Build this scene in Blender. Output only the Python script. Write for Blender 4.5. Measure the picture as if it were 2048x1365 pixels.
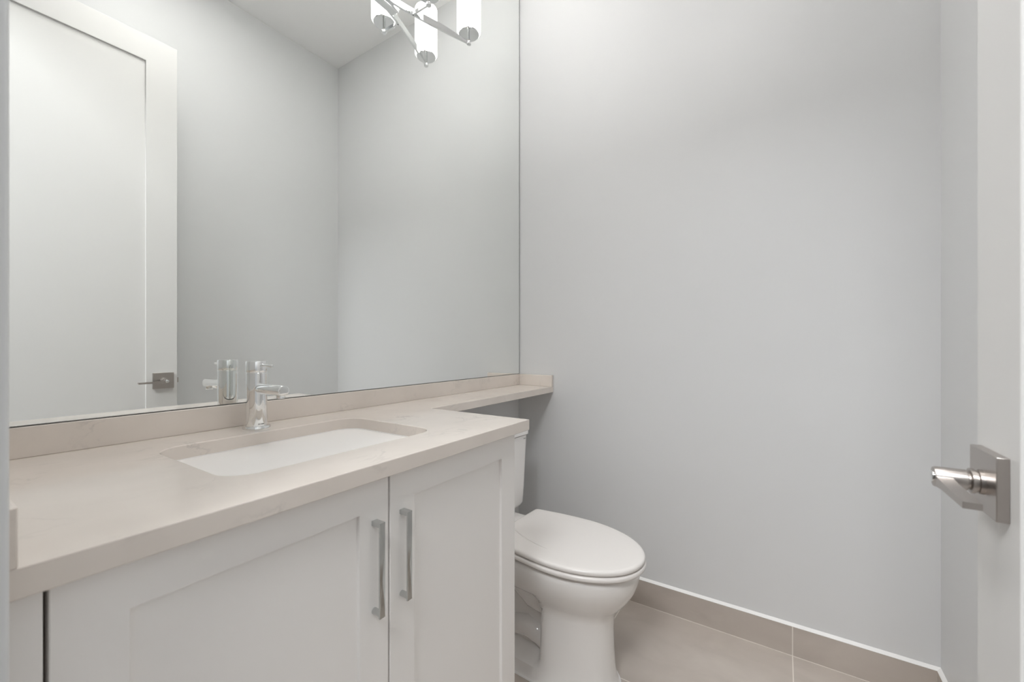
import bpy, bmesh, math
from mathutils import Vector, Matrix

for o in list(bpy.data.objects):
    bpy.data.objects.remove(o, do_unlink=True)
SC = bpy.context.scene
COL = SC.collection
PI = math.pi

# ------------------------------------------------------------------ camera
# x runs along the mirror wall (end wall at x = 0), y towards the mirror (wall at y = 0), z up, metres
cam_d = bpy.data.cameras.new('camera')
cam_d.sensor_width = 36.0
cam_d.lens = 36.0 * 826.99 / 2048
cam_d.shift_y = 9.3 / 2048
cam_d.clip_start = 0.01
cam_d.dof.use_dof = True
cam_d.dof.focus_distance = 1.5
cam_d.dof.aperture_fstop = 6.3
cam = bpy.data.objects.new('camera', cam_d)
cam.location = (-1.7131, -1.0792, 1.0593)
cam.rotation_euler = (math.radians(90), 0, math.radians(33.145 - 90))
COL.objects.link(cam)
SC.camera = cam

# ------------------------------------------------------------------ world, lights, exposure
w = bpy.data.worlds.new('world')
SC.world = w
w.use_nodes = True
w.node_tree.nodes['Background'].inputs[0].default_value = (0.9, 0.95, 1.0, 1)
w.node_tree.nodes['Background'].inputs[1].default_value = 0.25

def area(name, loc, rot, sx, sy, power, col=(1, 1, 1)):
    d = bpy.data.lights.new(name, 'AREA')
    d.shape = 'RECTANGLE'
    d.size, d.size_y, d.energy, d.color = sx, sy, power, col
    o = bpy.data.objects.new(name, d)
    o.location = loc
    o.rotation_euler = rot
    COL.objects.link(o)
    return o

P_CEIL, P_HALL, P_UP, P_LAMP = 5.6, 92.0, 25.0, 1.6
area('ceiling_light', (-1.02, -0.88, 2.93), (0, 0, 0), 0.4, 0.4, P_CEIL, (1.0, 0.985, 0.965))
area('hall_fill_light', (-2.75, -0.75, 2.90), (0, 0, 0), 0.9, 1.1, P_HALL, (0.96, 0.98, 1.0))  # added, unseen fill shining in through the doorway

SC.view_settings.view_transform = 'Standard'
SC.view_settings.look = 'None'
SC.view_settings.gamma = 1.0
SC.view_settings.use_curve_mapping = False
SC.view_settings.exposure = 0.0
SC.cycles.use_denoising = True
SC.cycles.max_bounces = 16
SC.cycles.diffuse_bounces = 8
SC.cycles.glossy_bounces = 8

# ------------------------------------------------------------------ materials
def mat(name, col, rough=0.5, metal=0.0, spec=0.5, coat=0.0):
    m = bpy.data.materials.new(name)
    m.use_nodes = True
    b = m.node_tree.nodes['Principled BSDF']
    b.inputs['Base Color'].default_value = (*col, 1)
    b.inputs['Roughness'].default_value = rough
    b.inputs['Metallic'].default_value = metal
    b.inputs['Specular IOR Level'].default_value = spec
    b.inputs['Coat Weight'].default_value = coat
    return m

def N(m, t, **kw):
    n = m.node_tree.nodes.new(t)
    for k, v in kw.items():
        setattr(n, k, v)
    return n

def L(m, a, b):
    m.node_tree.links.new(a, b)

def bsdf(m):
    return m.node_tree.nodes['Principled BSDF']

def noise_bump(m, scale, strength, dist=0.001):
    g = N(m, 'ShaderNodeNewGeometry')
    n = N(m, 'ShaderNodeTexNoise')
    n.inputs['Scale'].default_value = scale
    n.inputs['Detail'].default_value = 3
    L(m, g.outputs['Position'], n.inputs['Vector'])
    b = N(m, 'ShaderNodeBump')
    b.inputs['Strength'].default_value = strength
    b.inputs['Distance'].default_value = dist
    L(m, n.outputs['Fac'], b.inputs['Height'])
    L(m, b.outputs['Normal'], bsdf(m).inputs['Normal'])

M_WALL = mat('wall_paint', (0.695, 0.698, 0.70), 0.42, spec=0.35)
noise_bump(M_WALL, 160, 0.04)
M_HALL = mat('unlit_hall_wall', (0.012, 0.012, 0.012), 0.6)  # near-black colour stands in for the darkness of an unlit hall
M_HALLSIDE = mat('dimmed_hall_side', (0.5, 0.5, 0.5), 0.6)  # hall dimness partly put into the grey, still bounces some fill
M_HALLFLOOR = mat('unlit_hall_floor', (0.02, 0.016, 0.013), 0.5)  # shade of the unlit hall painted into the floor colour
M_CEIL = mat('ceiling_paint', (0.93, 0.925, 0.925), 0.8, spec=0.2)
M_DOOR = mat('door_paint', (0.72, 0.712, 0.70), 0.35, spec=0.45)
M_TRIM = mat('trim_paint', (0.69, 0.70, 0.705), 0.35, spec=0.45)
M_CAB = mat('cabinet_lacquer', (0.86, 0.84, 0.82), 0.38, spec=0.4)
M_DARK = mat('cabinet_interior', (0.16, 0.13, 0.11), 0.8)
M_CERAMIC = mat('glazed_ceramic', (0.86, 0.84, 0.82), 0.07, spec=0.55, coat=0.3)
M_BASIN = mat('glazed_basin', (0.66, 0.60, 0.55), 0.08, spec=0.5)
M_SEAT = mat('seat_plastic', (0.82, 0.79, 0.765), 0.2, spec=0.5)
M_CHROME = mat('polished_chrome', (0.86, 0.87, 0.87), 0.035, 1.0)
M_PULL = mat('satin_chrome', (0.60, 0.615, 0.61), 0.10, 1.0)
M_NICKEL = mat('brushed_nickel', (0.50, 0.465, 0.44), 0.33, 1.0)
M_MIRROR = mat('silvered_glass', (0.915, 0.93, 0.915), 0.0, 1.0)
M_MEDGE = mat('mirror_edge', (0.10, 0.105, 0.10), 0.3)
M_CAULK = mat('white_caulk', (0.86, 0.85, 0.835), 0.5)
M_GROUT = mat('pale_grout', (0.72, 0.67, 0.61), 0.7)
M_BLACK = mat('dark_gap', (0.03, 0.03, 0.03), 0.6)
M_ENGRAVE = mat('engraved_mark', (0.25, 0.24, 0.23), 0.4, 0.6)

def glass_shade_material():
    m = bpy.data.materials.new('lit_opal_glass')
    m.use_nodes = True
    b = bsdf(m)
    b.inputs['Base Color'].default_value = (0.9, 0.9, 0.89, 1)
    b.inputs['Roughness'].default_value = 0.15
    b.inputs['Emission Color'].default_value = (1.0, 0.985, 0.965, 1)
    b.inputs['Emission Strength'].default_value = P_LAMP
    return m
M_SHADE = glass_shade_material()
M_CLEAR = mat('clear_glass_rim', (0.97, 0.97, 0.97), 0.02)
bsdf(M_CLEAR).inputs['Transmission Weight'].default_value = 1.0
bsdf(M_CLEAR).inputs['IOR'].default_value = 1.3

def stone_material():
    m = mat('veined_quartz', (0.6, 0.55, 0.5), 0.13, spec=0.45)
    g = N(m, 'ShaderNodeNewGeometry')
    # soft cloudiness
    n1 = N(m, 'ShaderNodeTexNoise')
    n1.inputs['Scale'].default_value = 7
    n1.inputs['Detail'].default_value = 4
    L(m, g.outputs['Position'], n1.inputs['Vector'])
    r1 = N(m, 'ShaderNodeValToRGB')
    r1.color_ramp.elements[0].position = 0.3
    r1.color_ramp.elements[0].color = (0.70, 0.64, 0.585, 1)
    r1.color_ramp.elements[1].position = 0.7
    r1.color_ramp.elements[1].color = (0.76, 0.70, 0.645, 1)
    L(m, n1.outputs['Fac'], r1.inputs['Fac'])
    # sparse broken grey veins: thin iso-lines of a stretched, distorted noise, masked by a second noise
    mp = N(m, 'ShaderNodeMapping')
    mp.inputs['Scale'].default_value = (1.0, 1.5, 1.5)
    mp.inputs['Rotation'].default_value = (0.3, 0.2, 0.5)
    L(m, g.outputs['Position'], mp.inputs['Vector'])
    n2 = N(m, 'ShaderNodeTexNoise')
    n2.inputs['Scale'].default_value = 8.0
    n2.inputs['Detail'].default_value = 6
    n2.inputs['Roughness'].default_value = 0.6
    n2.inputs['Distortion'].default_value = 0.6
    L(m, mp.outputs['Vector'], n2.inputs['Vector'])
    s = N(m, 'ShaderNodeMath', operation='SUBTRACT')
    s.inputs[1].default_value = 0.5
    L(m, n2.outputs['Fac'], s.inputs[0])
    a = N(m, 'ShaderNodeMath', operation='ABSOLUTE')
    L(m, s.outputs[0], a.inputs[0])
    r2 = N(m, 'ShaderNodeValToRGB')
    r2.color_ramp.elements[0].position = 0.0
    r2.color_ramp.elements[0].color = (1, 1, 1, 1)
    r2.color_ramp.elements[1].position = 0.03
    r2.color_ramp.elements[1].color = (0, 0, 0, 1)
    L(m, a.outputs[0], r2.inputs['Fac'])
    n3 = N(m, 'ShaderNodeTexNoise')
    n3.inputs['Scale'].default_value = 9
    L(m, g.outputs['Position'], n3.inputs['Vector'])
    r3 = N(m, 'ShaderNodeValToRGB')
    r3.color_ramp.elements[0].position = 0.50
    r3.color_ramp.elements[0].color = (0, 0, 0, 1)
    r3.color_ramp.elements[1].position = 0.70
    r3.color_ramp.elements[1].color = (0.42, 0.42, 0.42, 1)
    L(m, n3.outputs['Fac'], r3.inputs['Fac'])
    mu = N(m, 'ShaderNodeMath', operation='MULTIPLY')
    L(m, r2.outputs['Color'], mu.inputs[0])
    L(m, r3.outputs['Color'], mu.inputs[1])
    mx = N(m, 'ShaderNodeMix', data_type='RGBA')
    mx.inputs[7].default_value = (0.44, 0.41, 0.39, 1)
    L(m, mu.outputs[0], mx.inputs[0])
    L(m, r1.outputs['Color'], mx.inputs[6])
    L(m, mx.outputs[2], bsdf(m).inputs['Base Color'])
    return m
M_STONE = stone_material()

TILE = 0.5748
def tile_material():
    m = mat('beige_porcelain_tile', (0.4, 0.35, 0.31), 0.27, spec=0.4)
    g = N(m, 'ShaderNodeNewGeometry')
    sp = N(m, 'ShaderNodeSeparateXYZ')
    L(m, g.outputs['Position'], sp.inputs[0])
    masks = []
    for ax, off in ((0, -0.4215), (1, -0.5345)):
        s = N(m, 'ShaderNodeMath', operation='SUBTRACT')
        s.inputs[1].default_value = off
        L(m, sp.outputs[ax], s.inputs[0])
        p = N(m, 'ShaderNodeMath', operation='PINGPONG')
        p.inputs[1].default_value = TILE
        # distance to nearest joint: pingpong over half a tile
        p.inputs[1].default_value = TILE / 2
        L(m, s.outputs[0], p.inputs[0])
        lt = N(m, 'ShaderNodeMath', operation='LESS_THAN')
        lt.inputs[1].default_value = 0.0017
        L(m, p.outputs[0], lt.inputs[0])
        masks.append(lt)
    mxm = N(m, 'ShaderNodeMath', operation='MAXIMUM')
    L(m, masks[0].outputs[0], mxm.inputs[0])
    L(m, masks[1].outputs[0], mxm.inputs[1])
    mp = N(m, 'ShaderNodeMapping')
    mp.inputs['Scale'].default_value = (1.6, 1.0, 2.0)
    mp.inputs['Rotation'].default_value = (0, 0, 0.5)
    L(m, g.outputs['Position'], mp.inputs['Vector'])
    n1 = N(m, 'ShaderNodeTexNoise')
    n1.inputs['Scale'].default_value = 4.5
    n1.inputs['Detail'].default_value = 5
    n1.inputs['Distortion'].default_value = 0.7
    L(m, mp.outputs['Vector'], n1.inputs['Vector'])
    r1 = N(m, 'ShaderNodeValToRGB')
    r1.color_ramp.elements[0].position = 0.3
    r1.color_ramp.elements[0].color = (0.475, 0.42, 0.375, 1)
    r1.color_ramp.elements[1].position = 0.72
    r1.color_ramp.elements[1].color = (0.555, 0.50, 0.45, 1)
    L(m, n1.outputs['Fac'], r1.inputs['Fac'])
    mx = N(m, 'ShaderNodeMix', data_type='RGBA')
    mx.inputs[7].default_value = (0.74, 0.69, 0.63, 1)
    L(m, mxm.outputs[0], mx.inputs[0])
    L(m, r1.outputs['Color'], mx.inputs[6])
    L(m, mx.outputs[2], bsdf(m).inputs['Base Color'])
    return m
M_TILE = tile_material()

# ------------------------------------------------------------------ mesh helpers
def obj(name, bm, m, parent=None, smooth=None, bevel=0.0, seg=2):
    """link a bmesh as one mesh object; smooth = auto smooth angle in degrees; bevel in metres"""
    bmesh.ops.recalc_face_normals(bm, faces=bm.faces)
    me = bpy.data.meshes.new(name)
    bm.to_mesh(me)
    bm.free()
    ms = m if isinstance(m, (list, tuple)) else [m]
    for x in ms:
        me.materials.append(x)
    o = bpy.data.objects.new(name, me)
    COL.objects.link(o)
    if parent:
        o.parent = parent
    if bevel:
        b = o.modifiers.new('bevel', 'BEVEL')
        b.width = bevel
        b.segments = seg
        b.limit_method = 'ANGLE'
        b.angle_limit = math.radians(40)
        b.harden_normals = False
        smooth = smooth or 35
    if smooth:
        for p in me.polygons:
            p.use_smooth = True
        me.set_sharp_from_angle(angle=math.radians(smooth))
    return o

def empty(name, loc=(0, 0, 0), rz=0.0):
    o = bpy.data.objects.new(name, None)
    o.location = loc
    o.rotation_euler = (0, 0, rz)
    o.empty_display_size = 0.1
    COL.objects.link(o)
    return o

def tag(o, label, cat, group=None):
    o['label'] = label
    o['category'] = cat
    if group:
        o['group'] = group
    return o

def structure(o, label=None, cat=None):
    o['kind'] = 'structure'
    if label:
        o['label'] = label
        o['category'] = cat
    return o

def box(bm, x0, x1, y0, y1, z0, z1, mi=0):
    v = [bm.verts.new((x, y, z)) for z in (z0, z1) for y in (y0, y1) for x in (x0, x1)]
    for q in ((0, 2, 3, 1), (4, 5, 7, 6), (0, 1, 5, 4), (2, 6, 7, 3), (0, 4, 6, 2), (1, 3, 7, 5)):
        f = bm.faces.new([v[i] for i in q])
        f.material_index = mi
    return v

def boxes(*bs):
    bm = bmesh.new()
    for b in bs:
        box(bm, *b)
    return bm

def lathe(bm, prof, axis=(0, 0, 1), at=(0, 0, 0), n=48, mi=0, cap=True):
    """prof: (radius, height) pairs swept round axis through at"""
    ax = Vector(axis).normalized()
    q = Vector((0, 0, 1)).rotation_difference(ax).to_matrix()
    at = Vector(at)
    rings = []
    for r, h in prof:
        ring = []
        for i in range(n):
            a = 2 * PI * i / n
            ring.append(bm.verts.new(at + q @ Vector((r * math.cos(a), r * math.sin(a), h))))
        rings.append(ring)
    for a, b in zip(rings, rings[1:]):
        for i in range(n):
            f = bm.faces.new((a[i], a[(i + 1) % n], b[(i + 1) % n], b[i]))
            f.material_index = mi
    if cap:
        for r in (rings[0], rings[-1]):
            f = bm.faces.new(r)
            f.material_index = mi
    return rings

def loft(bm, rings, cap=True):
    R = [[bm.verts.new(p) for p in r] for r in rings]
    n = len(R[0])
    for a, b in zip(R, R[1:]):
        for i in range(n):
            bm.faces.new((a[i], a[(i + 1) % n], b[(i + 1) % n], b[i]))
    if cap:
        bm.faces.new(R[0])
        bm.faces.new(R[-1])
    return R

def tube(bm, pts, rad, n=16):
    """round tube along a polyline; rad: number or one per point"""
    P = [Vector(p) for p in pts]
    if not isinstance(rad, (list, tuple)):
        rad = [rad] * len(P)
    rings = []
    up = Vector((1, 0, 0.13)).normalized()
    for i, p in enumerate(P):
        t = (P[min(i + 1, len(P) - 1)] - P[max(i - 1, 0)]).normalized()
        u = (up - t * up.dot(t)).normalized()
        v = t.cross(u)
        rings.append([p + (u * math.cos(2 * PI * k / n) + v * math.sin(2 * PI * k / n)) * rad[i] for k in range(n)])
    loft(bm, rings)

def rrect(x0, x1, y0, y1, r, n=8):
    """rounded rectangle outline, counter-clockwise"""
    if not isinstance(r, (list, tuple)):
        r = [r] * 4
    out = []
    for (cx, cy, a0, rr) in ((x1 - r[0], y1 - r[0], 0, r[0]), (x0 + r[1], y1 - r[1], 90, r[1]),
                             (x0 + r[2], y0 + r[2], 180, r[2]), (x1 - r[3], y0 + r[3], 270, r[3])):
        for k in range(n + 1):
            a = math.radians(a0 + 90 * k / n)
            out.append((cx + rr * math.cos(a), cy + rr * math.sin(a)))
    return out

def slab(bm, outer, z0, z1, hole=None):
    """flat plate with an optional hole, both outlines as (x, y) lists"""
    edges, loops = [], []
    for lp in [outer] + ([hole] if hole else []):
        vs = [bm.verts.new((x, y, z1)) for x, y in lp]
        es = [bm.edges.new((vs[i], vs[(i + 1) % len(vs)])) for i in range(len(vs))]
        edges += es
        loops.append(vs)
    res = bmesh.ops.triangle_fill(bm, use_beauty=True, use_dissolve=False, edges=edges)
    top = [f for f in res['geom'] if isinstance(f, bmesh.types.BMFace)]
    low = {}
    for lp in loops:
        for v in lp:
            low[v] = bm.verts.new((v.co.x, v.co.y, z0))
    for f in top:
        bm.faces.new([low[v] for v in reversed(f.verts)])
    for lp in loops:
        for i in range(len(lp)):
            a, b = lp[i], lp[(i + 1) % len(lp)]
            bm.faces.new((a, b, low[b], low[a]))
    bmesh.ops.dissolve_limit(bm, angle_limit=0.01, verts=bm.verts, edges=bm.edges)

def rect(x0, x1, y0, y1):
    return [(x0, y0), (x1, y0), (x1, y1), (x0, y1)]

def upright(bm):
    """turn a slab built flat in x, y so that its y runs up"""
    for v in bm.verts:
        v.co = Vector((v.co.x, -v.co.z, v.co.y))

# ------------------------------------------------------------------ room shell
XW = -1.668      # inner face of the doorway wall
WT = 0.115       # its thickness
YR = -1.4714     # right wall
H = 2.9507       # ceiling
OY0, OY1, OZ = -1.322, -0.607, 2.45   # door opening
XO = XW - WT
HX, HY0, HY1 = -3.35, -2.2, 0.55      # hall beyond the doorway

structure(obj('floor', boxes((XO, 0.1, YR - .1, .1, -0.1, 0.0)), M_TILE))
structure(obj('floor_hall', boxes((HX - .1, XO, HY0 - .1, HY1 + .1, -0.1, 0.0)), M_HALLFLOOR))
structure(obj('ceiling', boxes((HX - .1, 0.1, HY0 - .1, HY1 + .1, H, H + 0.1)), M_CEIL))
structure(obj('wall_left', boxes((XW, 0.1, 0.0, 0.1, 0, H)), M_WALL))
structure(obj('wall_back', boxes((0.0, 0.1, YR - 0.1, 0.0, 0, H)), M_WALL))
structure(obj('wall_right', boxes((XW, 0.0, YR - 0.1, YR, 0, H)), M_WALL))
bm = boxes((XO, XW, HY0, OY0 - .02, 0, H), (XO, XW, OY1 + .02, HY1, 0, H), (XO, XW, OY0 - .02, OY1 + .02, OZ + .02, H))
structure(obj('wall_front', bm, M_WALL))
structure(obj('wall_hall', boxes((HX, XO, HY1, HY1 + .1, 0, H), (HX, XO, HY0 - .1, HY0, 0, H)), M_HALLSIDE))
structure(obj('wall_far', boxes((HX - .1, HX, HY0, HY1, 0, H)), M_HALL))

# door jamb lining + casings
bm = boxes((XO, XW, OY1, OY1 + .02, 0, OZ + .02), (XO, XW, OY0 - .02, OY0, 0, OZ + .02), (XO, XW, OY0, OY1, OZ, OZ + .02),
           (XW - .075, XW - .04, OY1 - .011, OY1, 0, OZ), (XW - .075, XW - .04, OY0, OY0 + .011, 0, OZ))
structure(obj('trim_1', bm, M_TRIM, bevel=0.002))
bm = boxes((XW, XW + .0078, OY1 + .005, OY1 + .062, 0, OZ + .062), (XW, XW + .0078, OY0 - .062, OY0 - .005, 0, OZ + .062),
           (XW, XW + .0078, OY0 - .005, OY1 + .005, OZ + .005, OZ + .062))
structure(obj('trim_2', bm, M_TRIM, bevel=0.0025, seg=3))

# tile baseboards with a white caulk bead on top
HB = 0.1
structure(obj('baseboard_back', boxes((-0.009, 0.0, YR + .009, 0.0, 0, HB)), M_TILE))
structure(obj('baseboard_right', boxes((XW, 0.0, YR, YR + .009, 0, HB)), M_TILE))
structure(obj('baseboard_left', boxes((-0.838, -.009, -.009, 0.0, 0, HB)), M_TILE))
def bead(p0, p1, nx, ny, name):
    bm = bmesh.new()
    rings = []
    for p in (p0, p1):
        r = []
        for (a, z) in ((0, 0), (.0095, 0), (.0095, .0012), (.006, .004), (.0025, .0068), (0, .0085)):
            r.append((p[0] + nx * a, p[1] + ny * a, HB + z))
        rings.append(r)
    loft(bm, rings)
    structure(obj(name, bm, M_CAULK))
def joint(name, *b):
    structure(obj(name, boxes(b), M_GROUT))
joint('trim_5', -.0108, -.009, YR + .009, -.009, 0, .0014)
joint('trim_6', XW, -.009, YR + .009, YR + .0108, 0, .0014)
bead((0, YR, 0), (0, 0, 0), -1, 0, 'trim_3')
bead((0, YR, 0), (XW, YR, 0), 0, 1, 'trim_4')

# ------------------------------------------------------------------ the open door (free edge away from the camera)
DX0, DX1 = -1.664, -0.955
DY = -1.2855                     # face turned to the room
DT = 0.035
DZ0, DZ1 = 0.008, 2.435
door = structure(empty('door_1', (DX0, DY, 0)), 'tall white single-panel shaker door standing open along the right wall', 'door')
def at(x, y, z):
    return Vector((x - DX0, y - DY, z))
bm = bmesh.new()
ST, RB = 0.113, 0.2
rc = 0.009
x0, x1 = DX0 + ST, DX1 - ST
z0, z1 = DZ0 + RB, DZ1 - ST
def bx(bm, a, b, c, d, e, f):
    box(bm, a - DX0, b - DX0, c - DY, d - DY, e, f)
slab(bm, rect(0, DX1 - DX0, DZ0, DZ1), 0, DT, rect(x0 - DX0, x1 - DX0, z0, z1))
upright(bm)
obj('frame', bm, M_DOOR, door, bevel=0.0015)
bm = bmesh.new()
bx(bm, x0, x1, DY - DT + rc, DY - rc, z0, z1)
obj('panel', bm, M_DOOR, door)
# latch bolt and face plate on the free edge
bm = bmesh.new()
bx(bm, DX1 - .001, DX1 + .0012, DY - .030, DY - .005, 0.87, 0.93)
bx(bm, DX1, DX1 + .009, DY - .024, DY - .012, 0.889, 0.911)
obj('latch', bm, M_NICKEL, door, bevel=0.0005)
# lever set
bm = bmesh.new()
PX, PZ = -1.008, 0.9015
bx(bm, PX - .038, PX + .038, DY, DY + .0105, PZ - .0355, PZ + .0355)
handle = obj('door_handle', bm, M_NICKEL, door, bevel=0.0009)
bm = bmesh.new()
lathe(bm, [(.0142, .0095), (.0142, .0145), (.0125, .0152), (.0125, .0172), (.0144, .0175), (.0144, .0208), (.0135, .0213), (.0095, .0215), (.0095, .0245)], (0, 1, 0), at(PX, DY, PZ - .0015), 40)
obj('collar', bm, M_NICKEL, handle, smooth=35)
bm = bmesh.new()
lathe(bm, [(.0118, .0238), (.0122, .0243), (.0122, .0500), (.0114, .0516), (.0070, .0522)], (0, 1, 0), at(PX, DY, PZ - .0018), 40)
# flat arm reaching back towards the hinge side, slightly tapered
ya, yb = DY + .037, DY + .0515
prof = []
for (x, zt, zb) in ((PX, .0025, -.0125), (PX - .03, -.0005, -.0095), (PX - .098, -.002, -.0088)):
    prof.append([(x - DX0, ya - DY, PZ + zb), (x - DX0, yb - DY, PZ + zb), (x - DX0, yb - DY, PZ + zt), (x - DX0, ya - DY, PZ + zt)])
loft(bm, prof)
obj('lever', bm, M_NICKEL, handle, smooth=35)
bm = bmesh.new()
lathe(bm, [(.0068, .051), (.0068, .0532), (.0055, .0538)], (0, 1, 0), at(PX, DY, PZ - .0018), 24)
o = obj('privacy_button', bm, M_CHROME, handle, smooth=35)
for hz in (0.25, 1.0, 1.75, 2.25):
    bm = bmesh.new()
    lathe(bm, [(.007, hz - .045), (.007, hz + .045)], (0, 0, 1), at(DX0 - .004, DY - DT - .006, 0), 16)
    obj('hinge', bm, M_NICKEL, door, smooth=35)

# ------------------------------------------------------------------ mirror
bm = bmesh.new()
MX0, MX1, MZ0, MZ1 = -1.663, -0.004, 0.9236, 2.93
box(bm, MX0, MX1 - .0019, -0.006, -0.0005, MZ0 + .0008, MZ1, 1)
for f in bm.faces:
    f.material_index = 0 if f.calc_center_median().y < -0.0055 else 1
# dark unsilvered rim along the right and lower edges
box(bm, MX1 - .0019, MX1, -0.006, -0.0005, MZ0, MZ1, 1)
box(bm, MX0, MX1 - .0019, -0.006, -0.0005, MZ0, MZ0 + .0008, 1)
mir = obj('wall_mirror', bm, [M_MIRROR, M_MEDGE])
tag(mir, 'large frameless wall mirror above the stone backsplash, reaching to the end wall', 'mirror')

# ------------------------------------------------------------------ vanity countertop
ZC, TC, TS = 0.87, 0.0271, 0.0175
ZB = 0.9223
DC, DS, XR = 0.5372, 0.1902, -0.8009
SX0, SX1, SY0, SY1 = -1.4435, -1.0268, -0.4255, -0.1255
CT = empty('countertop', (XW, 0, ZC))
tag(CT, 'pale beige quartz vanity top with a narrow shelf running over the toilet', 'countertop')
def lc(pts):
    return [(x - XW, y) for x, y in pts]
bm = bmesh.new()
outer = [(XW + .001, -DC), (XR, -DC), (XR, -DS), (-0.001, -DS), (-0.001, -.001), (XW + .001, -.001)]
hole = rrect(SX0, SX1, SY0, SY1, 0.048, 10)
slab(bm, lc(outer), -TC, 0.0, lc(hole))
obj('slab', bm, M_STONE, CT, bevel=0.0016)
bm = bmesh.new()
box(bm, .001, -0.001 - XW, -0.0125, -.001, 0.0, ZB - ZC)
obj('backsplash', bm, M_STONE, CT, bevel=0.0014)
for xa, xb, yy in ((XW + .001, XW + .0195, -DC), (-TS, -0.001, -DS)):
    bm = bmesh.new()
    box(bm, xa - XW, xb - XW, yy, -0.0125, 0.0, ZB - ZC)
    obj('side_splash', bm, M_STONE, CT, bevel=0.0014)

bm = bmesh.new()
slab(bm, lc(rrect(SX0 - .0004, SX1 + .0004, SY0 - .0004, SY1 + .0004, .0484, 10)), -TC - .0005, -TC + .0011, lc(rrect(SX0 + .0018, SX1 - .0018, SY0 + .0018, SY1 - .0018, .0462, 10)))
obj('sealant_bead', bm, M_CAULK, CT)

# ------------------------------------------------------------------ undermount sink
sink = empty('sink', ((SX0 + SX1) / 2, (SY0 + SY1) / 2, ZC - TC))
tag(sink, 'white rectangular undermount sink basin set below the quartz top', 'sink')
cx, cy = sink.location.x, sink.location.y
hx, hy = (SX1 - SX0) / 2, (SY1 - SY0) / 2
def ring(gx, gy, r, z):
    return [(x, y, z) for x, y in rrect(-hx - gx, hx + gx, -hy - gy, hy + gy, r, 10)]
bm = bmesh.new()
inner = [ring(.025, .025, .06, -.0006), ring(.0045, .0045, .052, -.0006), ring(.002, .002, .051, -.005), ring(-.002, .0, .050, -.013), ring(-.018, -.004, .048, -.026),
         ring(-.042, -.009, .046, -.040), ring(-.056, -.016, .046, -.047), ring(-.068, -.026, .046, -.050), ring(-.10, -.05, .046, -.053), ring(-.15, -.09, .040, -.056),
         ring(-.185, -.127, .020, -.058)]
R = [[bm.verts.new(p) for p in r] for r in inner]
low = [[bm.verts.new(p) for p in r] for r in (ring(.025, .025, .06, -.012), ring(.012, .012, .055, -.018), ring(.006, .010, .055, -.04), ring(-.03, -.002, .05, -.060), ring(-.09, -.04, .045, -.070), ring(-.17, -.115, .025, -.076))]
n = len(R[0])
for seq in (R, [R[0]] + low):
    for a, b in zip(seq, seq[1:]):
        for i in range(n):
            bm.faces.new((a[i], a[(i + 1) % n], b[(i + 1) % n], b[i]))
bm.faces.new(R[-1])
bm.faces.new(low[-1])
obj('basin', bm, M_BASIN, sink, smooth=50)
bm = bmesh.new()
lathe(bm, [(.0225, -.0585), (.0225, -.0555), (.018, -.0545), (.012, -.0555), (.011, -.0535), (.002, -.0525)], n=32)
obj('drain', bm, M_CHROME, sink, smooth=35)

# ------------------------------------------------------------------ faucet
FX, FY = -1.2427, -0.0772
fau = empty('faucet', (FX, FY, ZC))
tag(fau, 'chrome single-lever faucet with a straight round spout behind the sink', 'faucet')
bm = bmesh.new()
lathe(bm, [(.0275, 0), (.0278, .0015), (.0278, .0055), (.0262, .0078), (.0225, .0084)], n=64)
obj('base_plate', bm, M_CHROME, fau, smooth=35)
bm = bmesh.new()
lathe(bm, [(.0213, .0075), (.0213, .1275), (.0205, .1285), (.0205, .1295)], n=64)
obj('body', bm, M_CHROME, fau, smooth=35)
bm = bmesh.new()
lathe(bm, [(.0205, .1293), (.0217, .1299), (.0219, .1305), (.0219, .1535), (.0212, .1546), (.0195, .1549)], n=64)
cap_o = obj('handle', bm, M_CHROME, fau, smooth=35)
bm = bmesh.new()
lathe(bm, [(.0032, .018), (.0032, .069), (.0026, .0700)], (0, -1, -.03), (0, 0, .1462), 24)
obj('lever', bm, M_CHROME, cap_o, smooth=35)
bm = bmesh.new()
lathe(bm, [(.0118, .010), (.0118, .1145), (.0110, .1158), (.0095, .1162)], (0, -1, 0), (0, 0, .0925), 48)
sp = obj('spout', bm, M_CHROME, fau, smooth=35)
bm = bmesh.new()
lathe(bm, [(.0088, .0), (.0088, -.0150), (.0080, -.0160)], (0, 0, 1), (0, -.1035, .0925), 32)
obj('aerator', bm, M_CHROME, sp, smooth=35)

def text_mesh(name, body, size, m, parent, loc, rot, depth=0.0002):
    c = bpy.data.curves.new(name, 'FONT')
    c.body = body
    c.size = size
    c.extrude = depth
    c.align_x = 'CENTER'
    t = bpy.data.objects.new(name, c)
    COL.objects.link(t)
    bpy.context.view_layer.update()
    me = bpy.data.meshes.new_from_object(t.evaluated_get(bpy.context.evaluated_depsgraph_get()))
    bpy.data.objects.remove(t, do_unlink=True)
    o = bpy.data.objects.new(name, me)
    me.materials.clear()
    me.materials.append(m)
    o.parent = parent
    o.location = loc
    o.rotation_euler = rot
    COL.objects.link(o)
    return o
text_mesh('engraved_lettering', 'MOEN', 0.0045, M_ENGRAVE, fau, (0.0, -.0214, .0115), (PI / 2, 0, 0))

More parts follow.
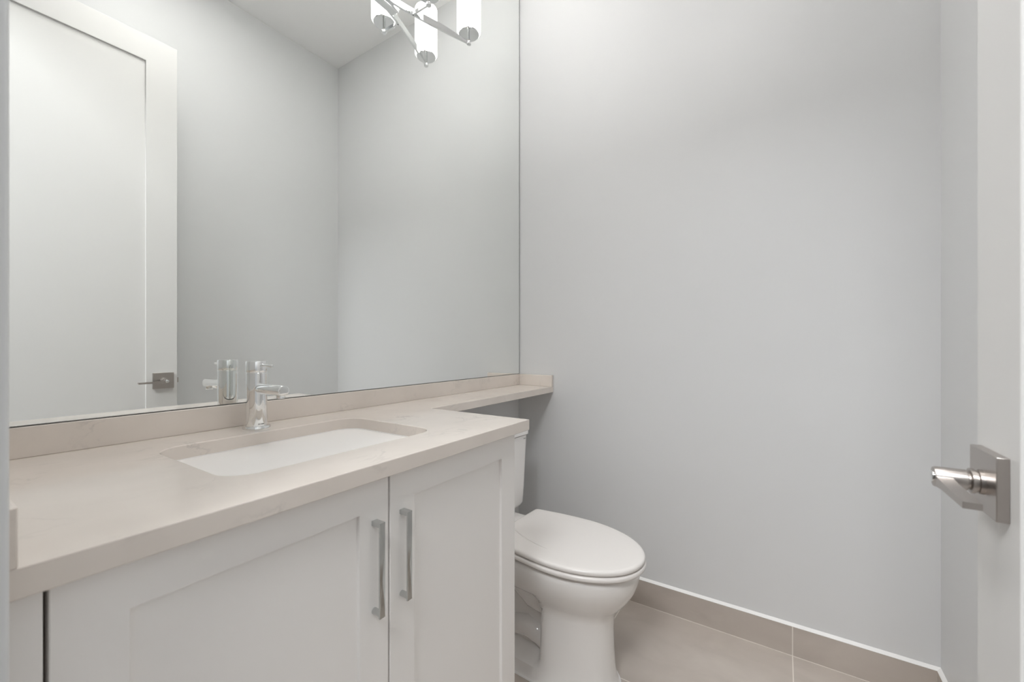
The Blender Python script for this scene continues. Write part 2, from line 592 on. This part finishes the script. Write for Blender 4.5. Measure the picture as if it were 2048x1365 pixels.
# ------------------------------------------------------------------ vanity cabinet
CX0, CX1 = -1.628, -0.8392
YD = -0.517                      # door faces
ZT = ZC - TC
cab = empty('vanity_cabinet', (XW, 0, 0))
tag(cab, 'white shaker vanity cabinet with two doors under the quartz top', 'cabinet')
def cb(bm, a, b, c, d, e, f, mi=0):
    box(bm, a - XW, b - XW, c, d, e, f, mi)
bm = bmesh.new()
cb(bm, CX0 - .003, CX1, -.498, -.004, .095, ZT - .0005)
cb(bm, CX0 - .003, CX1 - .002, -.445, -.02, .0, .095)
for f in bm.faces:
    f.normal_update()
    c = f.calc_center_median()
    if abs(c.y + .498) < .001:
        f.material_index = 1
obj('carcass', bm, [M_CAB, M_DARK], cab)
bm = bmesh.new()
cb(bm, XW + .001, CX0 - .0035, YD, -.003, .0, ZT - .0005)
obj('filler_strip', bm, M_CAB, cab, bevel=0.001)

def shaker_door(xa, xb):
    z0, z1 = .098, ZT - .0035
    st, d = .0570, .0075
    yb = YD + .019
    bm = bmesh.new()
    slab(bm, rect(xa - XW, xb - XW, z0, z1), -yb, -YD, rect(xa + st - XW, xb - st - XW, z0 + st, z1 - st + .005))
    upright(bm)
    dr = obj('cabinet_door', bm, M_CAB, cab, bevel=0.0012)
    bm = bmesh.new()
    cb(bm, xa + st, xb - st, YD + d, yb - .003, z0 + st, z1 - st + .005)
    obj('panel', bm, M_CAB, dr)
    return dr

def pull(dr, xa, xb, z0, z1):
    """square bar handle; the front corners slide a quarter turn down the bar, so its faces twist"""
    yf, yb = YD - .0205, YD - .0178
    bm = bmesh.new()
    h = z1 - z0
    def V(x, y, z):
        return bm.verts.new((x - XW, y, z))
    tl, tr, bl, br = V(xa, yf, z1), V(xb, yf, z1), V(xa, yf, z0), V(xb, yf, z0)
    tlb, trb, blb, brb = V(xa, yb, z1), V(xb, yb, z1), V(xa, yb, z0), V(xb, yb, z0)
    r1, l1 = V(xb, yf, z1 - .22 * h), V(xa, yf, z1 - .90 * h)
    mid = V(xa + .68 * (xb - xa), yf + .0018, z1 - .60 * h)
    for q in ((tl, tr, r1, l1), (r1, mid, l1), (r1, br, mid), (mid, br, bl, l1), (tl, tlb, trb, tr), (bl, br, brb, blb),
              (tlb, blb, brb, trb), (tl, l1, bl, blb, tlb), (tr, trb, brb, br, r1)):
        bm.faces.new(q)
    p = obj('handle', bm, M_PULL, dr)
    hxm = (xa + xb) / 2
    bm = bmesh.new()
    cb(bm, xa, xb, yb, YD, z1 - .0075, z1)
    obj('post', bm, M_PULL, p)
    bm = bmesh.new()
    lathe(bm, [(.0052, 0), (.0052, .0180)], (0, -1, 0), (hxm - XW, YD, z0 + .0054), 28)
    obj('post', bm, M_PULL, p, smooth=35)

d1 = shaker_door(CX0, -1.2378)
d2 = shaker_door(-1.2342, CX1)
pull(d1, -1.2722, -1.2617, .6175, .7720)
pull(d2, -1.2135, -1.2030, .6170, .7712)

# ------------------------------------------------------------------ toilet
TO = empty('toilet', (-0.448, -0.263, 0), math.radians(-3.0))
tag(TO, 'white two-piece toilet with closed lid between the vanity and the end wall', 'toilet')

def smooth01(a, b, x):
    t = min(1, max(0, (x - a) / (b - a)))
    return t * t * (3 - 2 * t)

def half_profile(W, yf, yb, nf, nr, dip, n=64):
    """closed outline symmetrical about x = 0; front end egg-shaped, sides pinched behind y = -0.17 by dip"""
    pts = []
    ym = yf + (yb - yf) * 0.46
    for i in range(n + 1):
        t = i / n
        y = yf + (yb - yf) * (1 - math.cos(PI * t)) / 2
        if y < ym:
            u = (ym - y) / (ym - yf)
            hw = W * max(0, 1 - u ** nf) ** (1 / nf)
        else:
            u = (y - ym) / (yb - ym)
            hw = W * max(0, 1 - u ** nr) ** (1 / nr)
        hw *= 1 - dip * smooth01(-.186, -.160, y)
        pts.append((hw, y))
    return [(x, y) for x, y in pts] + [(-x, y) for x, y in reversed(pts[1:-1])]

bm = bmesh.new()
secs = [  # z, W, yf, yb, nf, nr, dip
    (.000, .122, -.396, .130, 2.3, 6, 0), (.006, .122, -.396, .130, 2.3, 6, 0), (.010, .117, -.391, .126, 2.3, 6, 0),
    (.040, .113, -.386, .124, 2.3, 6, .0), (.050, .111, -.384, .122, 2.3, 6, .22), (.068, .109, -.382, .120, 2.3, 6, .50),
    (.120, .106, -.379, .115, 2.3, 6, .56), (.180, .103, -.378, .110, 2.3, 6, .56), (.215, .103, -.381, .10, 2.25, 5, .52),
    (.235, .107, -.389, .09, 2.2, 4, .40), (.252, .117, -.401, .08, 2.2, 3.5, .24), (.270, .133, -.418, .075, 2.15, 3.2, .09),
    (.290, .146, -.432, .07, 2.1, 3, .0), (.312, .157, -.444, .065, 2.1, 3, 0), (.335, .164, -.4515, .06, 2.1, 3, 0),
    (.358, .167, -.455, .06, 2.1, 3, 0), (.369, .166, -.454, .06, 2.1, 3, 0), (.3755, .162, -.450, .056, 2.1, 3, 0),
    (.378, .150, -.438, .046, 2.1, 3, 0)]
def base_dx(z):
    return -.010 * (1 - smooth01(.22, .30, z))
rings = [[(x + base_dx(z), y, z) for x, y in half_profile(W, yf, yb, nf, nr, dip)] for z, W, yf, yb, nf, nr, dip in secs]
loft(bm, rings)
# rear deck that carries the tank
deck = []
for z, g in ((.300, -.03), (.325, -.008), (.345, 0), (.388, 0), (.394, -.004), (.396, -.012)):
    deck.append([(x, y, z) for x, y in rrect(-.125 - g, .125 + g, -.015 - g, .235 + g, .035, 6)])
loft(bm, deck)
loft(bm, [[(x, y, z) for x, y in rrect(-.075, .075, .02, .16, .03, 6)] for z in (.03, .31)])
# exposed trapway on both sides
for s in (-1, 1):
    P = [(s * 0.040 - .006, -.21, .225), (s * 0.044 - .006, -.165, .205), (s * 0.048 - .006, -.120, .215), (s * 0.048 - .006, -.075, .245), (s * 0.046 - .006, -.020, .262),
         (s * 0.044 - .006, .030, .240), (s * 0.043 - .006, .058, .180), (s * 0.043 - .006, .066, .110), (s * 0.043 - .006, .07, .03)]
    tube(bm, P, [.030, .032, .034, .034, .034, .034, .034, .034, .034], 18)
    tube(bm, [(s * 0.038 - .006, -.19, .06), (s * 0.046 - .006, -.15, .10), (s * 0.048 - .006, -.10, .115), (s * 0.046 - .006, -.04, .10), (s * 0.038 - .006, .02, .06)], [.03, .034, .036, .034, .03], 18)
bowl = obj('bowl', bm, M_CERAMIC, TO, smooth=50)
bm = bmesh.new()
loft(bm, [[(x - .010, y, z) for x, y in half_profile(W, yf, yb, 2.3, 6, 0)] for z, W, yf, yb in ((.0005, .1265, -.401, .134), (.004, .1255, -.400, .133), (.007, .120, -.394, .128))])
obj('caulk_bead', bm, M_CAULK, TO, smooth=60)

def lid_outline(g=0.0, n=40):
    """egg with a straight rear edge; g grows it"""
    right = []
    W, yf, ym = .1765 + g, -.4715 - g, -.225
    yb = .0 + g
    for i in range(n + 1):
        a = PI / 2 * i / n
        right.append((W * math.sin(a) ** .96, ym + (yf - ym) * math.cos(a) ** 1.0))
    wr = .150 + g
    for i in range(1, 13):
        t = i / 12
        y = ym + (yb - .012 - ym) * t
        right.append((W + (wr - W) * t ** 1.7, y))
    for i in range(1, 7):
        a = PI / 2 * i / 6
        right.append((wr - .012 * (1 - math.cos(a)), yb - .012 + .012 * math.sin(a)))
    return right + [(-x, y) for x, y in reversed(right[1:])]

def tilt(z, y):
    return z + .010 * (y + .2)      # the lid rises slightly towards the hinge
def plate(zs):
    bm = bmesh.new()
    rings = []
    for z, g in zs:
        rings.append([(x, y, tilt(z, y)) for x, y in lid_outline(g)])
    loft(bm, rings)
    return bm
bm = plate(((.3865, -.006), (.3875, -.001), (.391, .002), (.398, .002), (.4015, -.001), (.4025, -.006)))
obj('seat', bm, M_SEAT, TO, smooth=50)
bm = plate(((.4045, -.008), (.4055, -.003), (.408, -.0005), (.414, -.0005), (.4175, -.002), (.4198, -.006), (.4208, -.012), (.4212, -.03), (.4216, -.08)))
# faint moulded crease on the lid top
for s in (-1,):
    P = [(s * x, y, tilt(.4213, y)) for x, y in ((.040, -.022), (.053, -.036), (.063, -.052), (.074, -.073), (.084, -.096), (.093, -.121),
                                                 (.099, -.144), (.104, -.167), (.1065, -.188), (.108, -.208))]
    tube(bm, P, [.0020, .0022, .0022, .0022, .0021, .0020, .0018, .0015, .0011, .0005], 8)
lid = obj('lid', bm, M_SEAT, TO, smooth=50)
for s in (-1, 1):
    bm = bmesh.new()
    lathe(bm, [(.004, -.02), (.0075, -.018), (.0075, .018), (.004, .02)], (1, 0, 0), (s * .075, -.022, .398), 20)
    box(bm, s * .075 - .016, s * .075 + .016, -.034, -.010, .382, .396)
    obj('hinge', bm, M_SEAT, TO, smooth=35)
bm = bmesh.new()
trings = []
for z, g, gf in ((.408, -.045, -.02), (.420, -.026, -.008), (.432, -.020, -.003), (.50, -.014, -.002), (.690, .0, 0), (.697, .0, 0)):
    trings.append([(x, y, z) for x, y in rrect(-.190 - g, .190 + g, .062 - gf, .245, .03, 8)])
loft(bm, trings)
# neck between deck and tank
loft(bm, [[(x, y, z) for x, y in rrect(-.11, .11, .08, .23, .03, 8)] for z in (.392, .412)])
tank = obj('tank', bm, M_CERAMIC, TO, smooth=50)
bm = bmesh.new()
loft(bm, [[(x, y, z) for x, y in rrect(-.190 - g, .190 + g, .062 - g, .249, .03, 8)] for z, g in ((.7005, .002), (.7015, .006), (.722, .006), (.728, .003), (.730, -.004))])
obj('tank_lid', bm, M_CERAMIC, TO, smooth=50)
bm = bmesh.new()
lathe(bm, [(.011, 0), (.011, .012), (.008, .014)], (0, -1, 0), (-.145, .064, .665), 24)
box(bm, -.150, -.085, .046, .052, .659, .671)
obj('flush_lever', bm, M_CHROME, TO, smooth=35)

bm = bmesh.new()
box(bm, .150, .163, .0606, .0622, .684, .6865)
obj('maker_mark', bm, M_ENGRAVE, TO)

# ------------------------------------------------------------------ vanity light
LXC = -0.8365
LZ = 2.1700
fix = empty('vanity_light', (LXC, -0.006, LZ))
tag(fix, 'chrome vanity light with curved arms and white cylinder glass shades, high on the mirror', 'wall light')
bm = bmesh.new()
pr = rrect(-.068, .068, -.012, .108, .018, 8)
loft(bm, [[(x, y, z) for x, z in [(a, b) for a, b in rrect(-.068 - g, .068 + g, -.013 - g, .108 + g, .018, 8)]] for y, g in ((0, 0), (-.011, 0), (-.0135, -.0025))])
obj('backplate', bm, M_CHROME, fix, smooth=35)
def arm_y(s):
    return -.012 - .097 * (abs(s) / .3105) ** 1.3
# one continuous bowed flat band that carries the outer shades
bm = bmesh.new()
hb, tb = .011, .0034
rings = []
NS = 60
for i in range(NS + 1):
    s = -.3105 + .621 * i / NS
    y = arm_y(s)
    y = min(y, -.017)
    d = (arm_y(s + .002) - arm_y(s - .002)) / .004
    nx, ny = -d, 1.0
    l = math.hypot(nx, ny)
    nx, ny = nx / l * tb, ny / l * tb
    # the band narrows towards its ends
    zt = hb * (1 - .55 * smooth01(.20, .31, abs(s)))
    rings.append([(s - nx, y - ny, -.001), (s + nx, y + ny, -.001), (s + nx, y + ny, 2 * zt - .001), (s - nx, y - ny, 2 * zt - .001)])
loft(bm, rings)
obj('arm', bm, M_CHROME, fix, smooth=35)
SHX = (-.3105, -.1035, .1035, .3105)
YS = -.1086
for x in (SHX[1], SHX[2]):
    ya = arm_y(x)
    bm = bmesh.new()
    box(bm, x - .0030, x + .0030, YS, ya, -.001, .010)
    obj('arm_branch', bm, M_CHROME, fix, bevel=0.0006)
for x in SHX:
    bm = bmesh.new()
    R = .044
    lathe(bm, [(R - .008, .0375), (R - .003, .0400), (R, .0455), (R, .2190), (R - .001, .2220), (R - .006, .2220), (R - .006, .0455)], n=48, at=(x, YS, 0), cap=False)
    sh = obj('lamp_shade', bm, M_SHADE, fix, smooth=40)
    bm = bmesh.new()
    lathe(bm, [(.0360, .0335), (.0370, .0345), (.0370, .0380), (.0350, .0400)], n=48, at=(x, YS, 0))
    obj('shade_holder', bm, M_CHROME, sh, smooth=35)
    bm = bmesh.new()
    lathe(bm, [(.0052, .034), (.0052, .0130), (.0066, .0123), (.0080, .0103), (.0086, .0075), (.0086, -.0008), (.0080, -.0020), (.001, -.0022)], n=32, at=(x, YS, 0))
    obj('finial', bm, M_CHROME, sh, smooth=60)
    # the bulb's light leaving the open top of the shade
    d = bpy.data.lights.new('bulb_light', 'AREA')
    d.shape = 'DISK'
    d.size = 0.06
    d.energy = P_UP / 4
    d.color = (1.0, 0.985, 0.965)
    b = bpy.data.objects.new('bulb_light', d)
    b.location = (LXC + x, -0.006 + YS, LZ + .175)
    b.rotation_euler = (PI, 0, 0)
    COL.objects.link(b)

bpy.context.view_layer.update()
